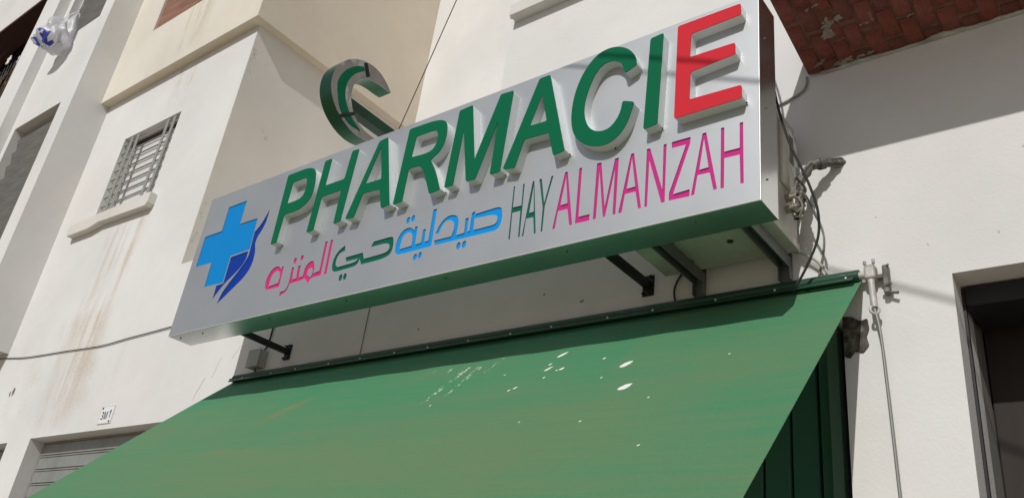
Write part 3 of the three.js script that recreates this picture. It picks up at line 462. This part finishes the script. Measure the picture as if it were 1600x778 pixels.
// ---------------------------------------------------------------- brick canopy at the upper right
{
  const c = thing('brick_canopy', 'canopy with a red brick underside and smeared mortar, jutting from the white wall', 'canopy', [3.875, 0.98, ZW]);
  c.rotation.x = -Math.atan(0.2);
  const bumpy = plasterBump.clone(); bumpy.repeat.set(2.2, 2.2);
  const smear = dataTex(512, 512, (u, v, c) => { const k = 0.55 + 0.8 * fbm(u, v, 6, 651, 5), w = Math.max(0, fbm(u, v, 11, 661, 4) - 0.55) * 2.2; c[0] = Math.min(1, k * 0.85 + 0.3 * w); c[1] = Math.min(1, k * 0.85 + 0.75 * w); c[2] = Math.min(1, k * 0.85 + 0.8 * w); }, true); smear.repeat.set(2.3, 2.3);
  const mort = std([0.26, 0.125, 0.085], 0.95, 0, { map: smear, bumpMap: bumpy, bumpScale: 0.012 });
  mesh('slab', worldUV(rbox(0.001, 3.6, 0.006, 0.17, 0.01, 0.815, 0.006)), mort, c);
  const mats = [[0.27, 0.075, 0.05], [0.25, 0.08, 0.058], [0.29, 0.088, 0.064], [0.22, 0.072, 0.052]].map((q) => std(q, 0.92, 0, { map: smear, bumpMap: bumpy, bumpScale: 0.012 }));
  const px = 0.072, pz = 0.152;
  const soft = (k) => {                    // a hand-made brick: uneven face and edges
    const g = new THREE.BoxGeometry(px - 0.007 - k * 0.002, 0.02, pz - 0.008 - k * 0.003, 3, 1, 5), p = g.attributes.position;
    for (let i = 0; i < p.count; i++) { const X = p.getX(i), Y = p.getY(i), Z = p.getZ(i), n = (s) => vnoise(X * 60 + 30, Z * 45 + 30, 97, 97, s + k * 7) - 0.5; p.setXYZ(i, X + 0.006 * n(601), Y + (Y < 0 ? 0.007 * n(603) + (Math.abs(X) > px * 0.4 || Math.abs(Z) > pz * 0.42 ? 0.004 : 0) : 0), Z + 0.007 * n(605)); }
    g.computeVertexNormals(); return worldUV(g);
  };
  const geos = [0, 1, 2, 3, 4].map(soft);
  for (let i = 0; i < 40; i++) for (let j = 0; j < 6; j++) {
    const x = (i + 0.5) * px + 0.003, z = j * pz + 0.08 + (i % 2 ? 0.07 : 0) + 0.02 * (rnd() - 0.5); if (z > 0.74) continue;
    const m = mesh('brick', geos[(rnd() * 5) | 0], mats[(rnd() * 4) | 0], c); m.position.set(x + 0.004 * (rnd() - 0.5), 0.0085 + 0.004 * (rnd() - 0.5), z); m.rotation.set(0.03 * (rnd() - 0.5), 0.03 * (rnd() - 0.5), 0.04 * (rnd() - 0.5));
  }
  for (let i = 1; i < 40; i += 2) { const m = mesh('brick', geos[i % 5], mats[i % 4], c); m.position.set((i + 0.5) * px + 0.003, 0.0085, 0.036); m.scale.z = 0.42; }
  const mp = std([0.42, 0.36, 0.31], 0.95, 0, { map: smear, bumpMap: bumpy, bumpScale: 0.01 });
  const smearAlong = (x, z, dx, dz, w, n, s) => {   // a smear of small torn mortar crumbs along a joint
    const gs = [];
    for (let k = 0; k < n; k++) {
      const t = rnd(), cx = x + dx * t + w * (rnd() - 0.5), cz = z + dz * t + w * (rnd() - 0.5), r = w * (0.2 + 0.5 * rnd() * rnd()), m = 9, pts = [], st = 1 + 1.2 * rnd(), ang = Math.atan2(dz, dx) + 0.9 * (rnd() - 0.5);
      for (let i = 0; i < m; i++) { const q = i / m * 6.2832, f = 0.55 + 0.75 * rnd(), X = Math.cos(q) * r * f * st, Z = Math.sin(q) * r * f; pts.push(new THREE.Vector2(cx + X * Math.cos(ang) - Z * Math.sin(ang), cz + X * Math.sin(ang) + Z * Math.cos(ang))); }
      const g = new THREE.ExtrudeGeometry(new THREE.Shape(pts), { depth: 0.003 + 0.004 * rnd(), bevelEnabled: false }); g.rotateX(Math.PI / 2); g.translate(0, 0.0015 + 0.001 * rnd(), 0); gs.push(worldUV(g));
    }
    mesh('mortar_patch', gs, mp, c);
  };
  [[0.15, 0.2, 0.03, 0.09, 0.022, 26], [0.17, 0.255, 0.075, 0.02, 0.018, 18], [0.13, 0.18, 0.05, 0.02, 0.018, 14], [0.29, 0.2, 0.06, 0.0, 0.008, 12], [0.345, 0.2, 0.0, 0.05, 0.008, 10], [0.1, 0.36, 0.08, 0.015, 0.008, 12], [0.60, 0.33, 0.02, 0.09, 0.02, 22], [0.56, 0.4, 0.07, 0.01, 0.014, 12], [0.11, 0.03, 0.09, 0.01, 0.02, 18], [0.22, 0.03, 0.08, 0.01, 0.012, 12], [0.77, 0.32, 0.06, 0.02, 0.018, 14], [0.05, 0.06, 0.05, 0.01, 0.015, 8], [0.43, 0.4, 0.0, 0.1, 0.01, 12], [0.47, 0.16, 0.03, 0.005, 0.008, 6]].forEach((a, i) => smearAlong(...a, i));
  // ragged plaster edge where the canopy meets the wall
  const ed = new THREE.Shape(); ed.moveTo(0.06, 0); for (let i = 0; i <= 120; i++) { const x = 0.06 + i * 0.025; ed.lineTo(x + 0.008 * (rnd() - 0.5), 0.004 + 0.02 * Math.pow(vnoise(i * 0.3, 3, 97, 97, 641), 2) + 0.006 * rnd()); } ed.lineTo(3.06, 0); ed.closePath();
  const eg = new THREE.ExtrudeGeometry(ed, { depth: 0.01, bevelEnabled: false }); eg.rotateX(Math.PI / 2); eg.translate(0, 0.002, 0.004); mesh('plaster_edge', worldUV(eg), std([0.6, 0.57, 0.53], 0.95, 0, { map: smear }), c);
}

// ---------------------------------------------------------------- cables, pipe, box, plate
{
  const pipe = thing('insulated_pipe', 'torn grey wrapped pipe running from the air conditioner into the wall', 'pipe');
  const wrap = std([0.24, 0.23, 0.21], 0.8, 0, { map: grime, bumpMap: plasterBump, bumpScale: 0.02 });
  const lump = (pts, r, amp, s) => { const g = tube(pts, r, 70, 12), p = g.attributes.position, n = g.attributes.normal; for (let i = 0; i < p.count; i++) { const k = amp * (vnoise(Math.floor(i / 13) * 0.33, (i % 13) * 0.5 * (i % 13 === 12 ? 0 : 1), 999, 6, s) - 0.5) * 2; p.setXYZ(i, p.getX(i) + n.getX(i) * k, p.getY(i) + n.getY(i) * k, p.getZ(i) + n.getZ(i) * k); } g.computeVertexNormals(); return worldUV(g); };
  mesh('wrapping', lump([[3.998, 0.483, -0.61], [3.96, 0.463, -0.55], [3.905, 0.43, -0.5], [3.872, 0.36, -0.465], [3.855, 0.3, -0.445], [3.852, 0.255, -0.43]], 0.021, 0.006, 401), wrap, pipe);
  mesh('torn_wrapping', [lump([[3.868, 0.34, -0.45], [3.885, 0.28, -0.43], [3.868, 0.215, -0.425], [3.85, 0.18, -0.42]], 0.013, 0.006, 411), lump([[3.86, 0.3, -0.46], [3.875, 0.25, -0.46], [3.872, 0.2, -0.45], [3.855, 0.15, -0.43]], 0.011, 0.006, 421)], wrap, pipe);
  mesh('copper_tube', [tube([[3.85, 0.26, -0.43], [3.845, 0.2, -0.425], [3.862, 0.175, -0.42], [3.88, 0.19, -0.425]], 0.006), tube([[3.852, 0.21, -0.43], [3.87, 0.235, -0.41], [3.885, 0.2, -0.42], [3.87, 0.15, -0.425]], 0.005)], std([0.3, 0.26, 0.21], 0.6, 0.3), pipe);
  mesh('tape', lump([[3.945, 0.455, -0.536], [3.925, 0.444, -0.518]], 0.0265, 0.001, 431), std([0.1, 0.1, 0.1], 0.6), pipe);

  const blk = std([0.02, 0.02, 0.02], 0.5), gry = std([0.2, 0.19, 0.175], 0.7);
  tag(mesh('cable', tube([[3.74, 1.35, -0.33], [3.80, 1.1, -0.31], [3.822, 0.8, -0.29], [3.835, 0.66, -0.3], [3.872, 0.46, -0.33], [3.932, 0.258, -0.38], [3.947, 0.156, -0.42], [3.933, 0.058, -0.45], [3.874, -0.045, -0.48], [3.80, -0.13, -0.52]], 0.0055, 110), std([0.035, 0.033, 0.03], 0.8)), 'dark loose cable hanging past the end of the sign down to the awning', 'cable');
  tag(mesh('cable', tube([[3.74, 0.11, -0.585], [3.775, 0.085, -0.57], [3.843, 0.048, -0.565], [3.899, -0.006, -0.565], [3.945, -0.09, -0.57], [3.95, -0.13, -0.58]], 0.0055), std([0.45, 0.42, 0.36], 0.7)), 'pale short cable crossing below the air conditioner', 'cable');
  tag(mesh('cable', tube([[3.84, 0.36, -0.575], [3.895, 0.207, -0.59], [3.91, 0.133, -0.59], [3.895, 0.012, -0.59], [3.865, -0.1, -0.59]], 0.004), gry), 'thin grey cable against the wall below the wrapped pipe', 'cable');
  tag(mesh('cable', tube([[3.6, 0.84, -0.592], [3.694, 0.862, -0.592], [3.786, 0.884, -0.592], [3.847, 0.91, -0.592], [3.866, 0.946, -0.592], [3.868, 0.982, -0.592]], 0.006, 60), std([0.3, 0.28, 0.26], 0.7)), 'grey cable on the wall turning up beside the brick canopy', 'cable');
  tag(mesh('cable', tube([[-6, 0.62, -0.59], [-4.281, 0.575, -0.59], [-3.667, 0.515, -0.59], [-2.881, 0.477, -0.59], [-2.183, 0.443, -0.59], [-1.78, 0.453, -0.59], [-1.17, 0.464, -0.59], [-0.3, 0.5, -0.59]], 0.0045, 120), std([0.05, 0.045, 0.04], 0.8)), 'black cable sagging along the white wall left of the sign', 'cable');
  tag(mesh('cable', tube([[3.55, 0.35, -0.59], [3.3, 0.12, -0.58], [3.23, 0.02, -0.585], [3.235, -0.05, -0.585], [3.27, -0.12, -0.585]], 0.005), blk), 'black cable curving behind the left air conditioner bracket', 'cable');
  tag(mesh('wire', rod([1.146, 0.75, -0.595], [1.143, -0.12, -0.595], 0.0022, 6), std([0.09, 0.08, 0.07], 0.8)), 'thin dark wire running straight down the shaded wall to the awning', 'wire');
  tag(mesh('wire', rod([1.146 + 0.676, 2.917 + 2.13, -0.8], [0.808 - 0.38, 1.852 - 1.2, -0.8], 0.0042, 6), std([0.06, 0.055, 0.05], 0.8)), 'thin dark wire slanting up from behind the sign beside the crescent', 'wire');
  tag(mesh('overhead_wire', rod([1.896, 3.461, 2.2], [7.692, 0.683, 2.2], 0.008, 8), blk), 'thin overhead wire out over the street', 'wire');

  const jb = thing('junction_box', 'small grey junction box on the shaded wall at the left end of the awning', 'junction box');
  const jm = std([0.5, 0.5, 0.49], 0.6, 0, { map: grime });
  mesh('box_body', worldUV(rbox(0.095, 0.215, -0.03, 0.09, -0.5995, -0.545, 0.006)), jm, jb); mesh('lid', worldUV(rbox(0.092, 0.218, -0.033, 0.093, -0.544, -0.53, 0.005)), jm, jb);
  tag(mesh('cable', [tube([[0.2, 0.6, -0.59], [0.205, 0.3, -0.59], [0.2, 0.12, -0.585], [0.185, 0.085, -0.575]], 0.006), tube([[0.15, -0.03, -0.575], [0.15, -0.07, -0.58], [0.145, -0.14, -0.585]], 0.005)], blk), 'black cable dropping into the junction box from behind the sign', 'cable');

  const np = thing('number_plate', 'small white plate reading 3M 1 above the grey roller shutter', 'sign', [-1.707, -0.195, ZW]);
  const cv = document.createElement('canvas'); cv.width = 256; cv.height = 192; const x = cv.getContext('2d');
  x.fillStyle = '#f2f2f0'; x.fillRect(0, 0, 256, 192); x.strokeStyle = '#9a9aa0'; x.lineWidth = 4; x.strokeRect(5, 5, 246, 182);
  x.fillStyle = '#161a33'; x.font = 'bold 120px sans-serif'; x.textBaseline = 'middle';
  x.save(); x.translate(36, 104); x.scale(0.72, 1); x.fillText('3M', 0, 0); x.restore(); x.save(); x.translate(172, 90); x.scale(0.85, 1); x.fillText('1', 0, 0); x.restore();
  const t = new THREE.CanvasTexture(cv); t.colorSpace = THREE.SRGBColorSpace;
  mesh('plate', rbox(-0.102, 0.102, -0.072, 0.072, 0.0005, 0.006, 0.002), std([0.8, 0.8, 0.79], 0.4), np);
  mesh('printed_face', new THREE.PlaneGeometry(0.202, 0.142).translate(0, 0, 0.0068), std([0.95, 0.95, 0.95], 0.4, 0, { map: t }), np);
  for (const [sx, sy] of [[-0.075, 0.055], [0.075, -0.055]]) mesh('screw', new THREE.SphereGeometry(0.008, 10, 8).translate(sx, sy, 0.007), blk, np);
}
// ---------------------------------------------------------------- plastic bag and flowering plant
{
  const core = [[-5.08, 5.14, -0.19], [-5.085, 4.959, -0.05], [-5.1, 4.764, 0.05], [-5.1, 4.475, 0.1], [-4.86, 4.27, 0.0], [-4.895, 4.607, -0.15], [-4.865, 4.423, 0.1], [-4.62, 4.45, 0.05]];
  // lofted sack from the knotted tip to the printed bottom
  const tip = new THREE.Vector3(-5.06, 5.12, -0.17), end = new THREE.Vector3(-5.06, 4.42, 0.03), NS = 26, NA = 36, pos = [], uv = [], idx = [];
  const ax = end.clone().sub(tip), e1 = new THREE.Vector3(0.75, 0.1, -0.6).normalize(), e2 = new THREE.Vector3().crossVectors(ax.clone().normalize(), e1).normalize(); e1.crossVectors(e2, ax.clone().normalize());
  for (let j = 0; j <= NS; j++) for (let i = 0; i <= NA; i++) {
    const t = j / NS, a = (i % NA) / NA * Math.PI * 2; const r = 0.012 + 0.25 * Math.pow(t, 0.8) * (t > 0.8 ? 1 - Math.pow((t - 0.8) / 0.2, 2) * 0.9 : 1);
    const f = 1 + 0.5 * (vnoise(Math.cos(a) * 2.5 + 10, t * 7 + Math.sin(a) * 2.5 + 10, 97, 97, 501) - 0.5) * 2 + 0.12 * Math.sin(a * 7 + t * 9 + 3 * vnoise(a, t * 5, 97, 97, 511));
    const p = tip.clone().addScaledVector(ax, t).addScaledVector(e1, r * f * Math.cos(a) * 0.95).addScaledVector(e2, r * f * Math.sin(a) * 0.8); pos.push(p.x, p.y, p.z); uv.push(i / NA, t);
  }
  for (let j = 0; j < NS; j++) for (let i = 0; i < NA; i++) { const a = j * (NA + 1) + i, b = a + NA + 1; idx.push(a, a + 1, b, b, a + 1, b + 1); }
  const g = new THREE.BufferGeometry(); g.setAttribute('position', new THREE.Float32BufferAttribute(pos, 3)); g.setAttribute('uv', new THREE.Float32BufferAttribute(uv, 2)); g.setIndex(idx); g.computeVertexNormals();
  const tx = dataTex(256, 256, (u, v, c) => { const q = fbm(u, v, 9, 521, 3), in1 = v > 0.8 && v < 0.98 && q > 0.47 && (u > 0.05 && u < 0.6); c[0] = in1 ? 0.03 : 0.8; c[1] = in1 ? 0.06 : 0.8; c[2] = in1 ? 0.4 : 0.82; }, true);
  tag(mesh('plastic_bag', g, new THREE.MeshPhysicalMaterial({ map: tx, roughness: 0.42, transmission: 0.5, thickness: 0, side: THREE.DoubleSide })), 'crumpled clear plastic bag with blue print hanging from the slatted window', 'bag');

  const pl = thing('flowering_plant', 'bare stemmed plant with white flowers in the arched red opening', 'plant', [-7.0, 3.0, -0.28]);
  const st = [], brown = std([0.12, 0.06, 0.045], 0.9), wht = std([0.8, 0.78, 0.72], 0.8), leafM = std([0.05, 0.08, 0.03], 0.8);
  for (let i = 0; i < 16; i++) { const x = (rnd() - 0.5) * 0.9, h = 1.3 + 0.9 * rnd(), z = 0.02 + 0.08 * rnd(); st.push(tube([[x * 0.4, 0, z], [x * 0.7 + 0.08 * (rnd() - 0.5), h * 0.5, z + 0.03], [x + 0.1 * (rnd() - 0.5), h, z + 0.02]], 0.011, 12, 5)); }
  mesh('stems', st, brown, pl);
  const petals = (cx, cy, cz, r) => { const gs = []; for (let k = 0; k < 5; k++) { const a = k / 5 * Math.PI * 2; const q = new THREE.SphereGeometry(1, 8, 6); q.scale(r * 0.55, r * 0.38, r * 0.14); q.translate(r * 0.62, 0, 0); q.rotateZ(a); q.translate(cx, cy, cz); gs.push(q); } return gs; };
  for (const [x, y, z, r] of [[-0.3, 2.3, 0.07, 0.075], [0.2, 2.13, 0.07, 0.085], [0.42, 1.55, 0.05, 0.05]]) mesh('flower', petals(x, y, z, r), wht, pl);
  const lv = []; for (let i = 0; i < 60; i++) { const q = new THREE.SphereGeometry(1, 6, 4); q.scale(0.05, 0.02, 0.01); q.rotateZ(rnd() * 6.28); q.translate((rnd() - 0.5) * 0.9, 0.8 + 1.2 * rnd(), 0.03 + 0.09 * rnd()); lv.push(q); }
  mesh('leaves', lv, leafM, pl);
}

// ---------------------------------------------------------------- render
const renderer = new THREE.WebGLRenderer({ antialias: true });
renderer.setSize(1024, 497); renderer.shadowMap.enabled = true;
renderer.toneMapping = THREE.LinearToneMapping; renderer.toneMappingExposure = EXPOSURE;
scene.updateMatrixWorld(true);
renderer.render(scene, camera);
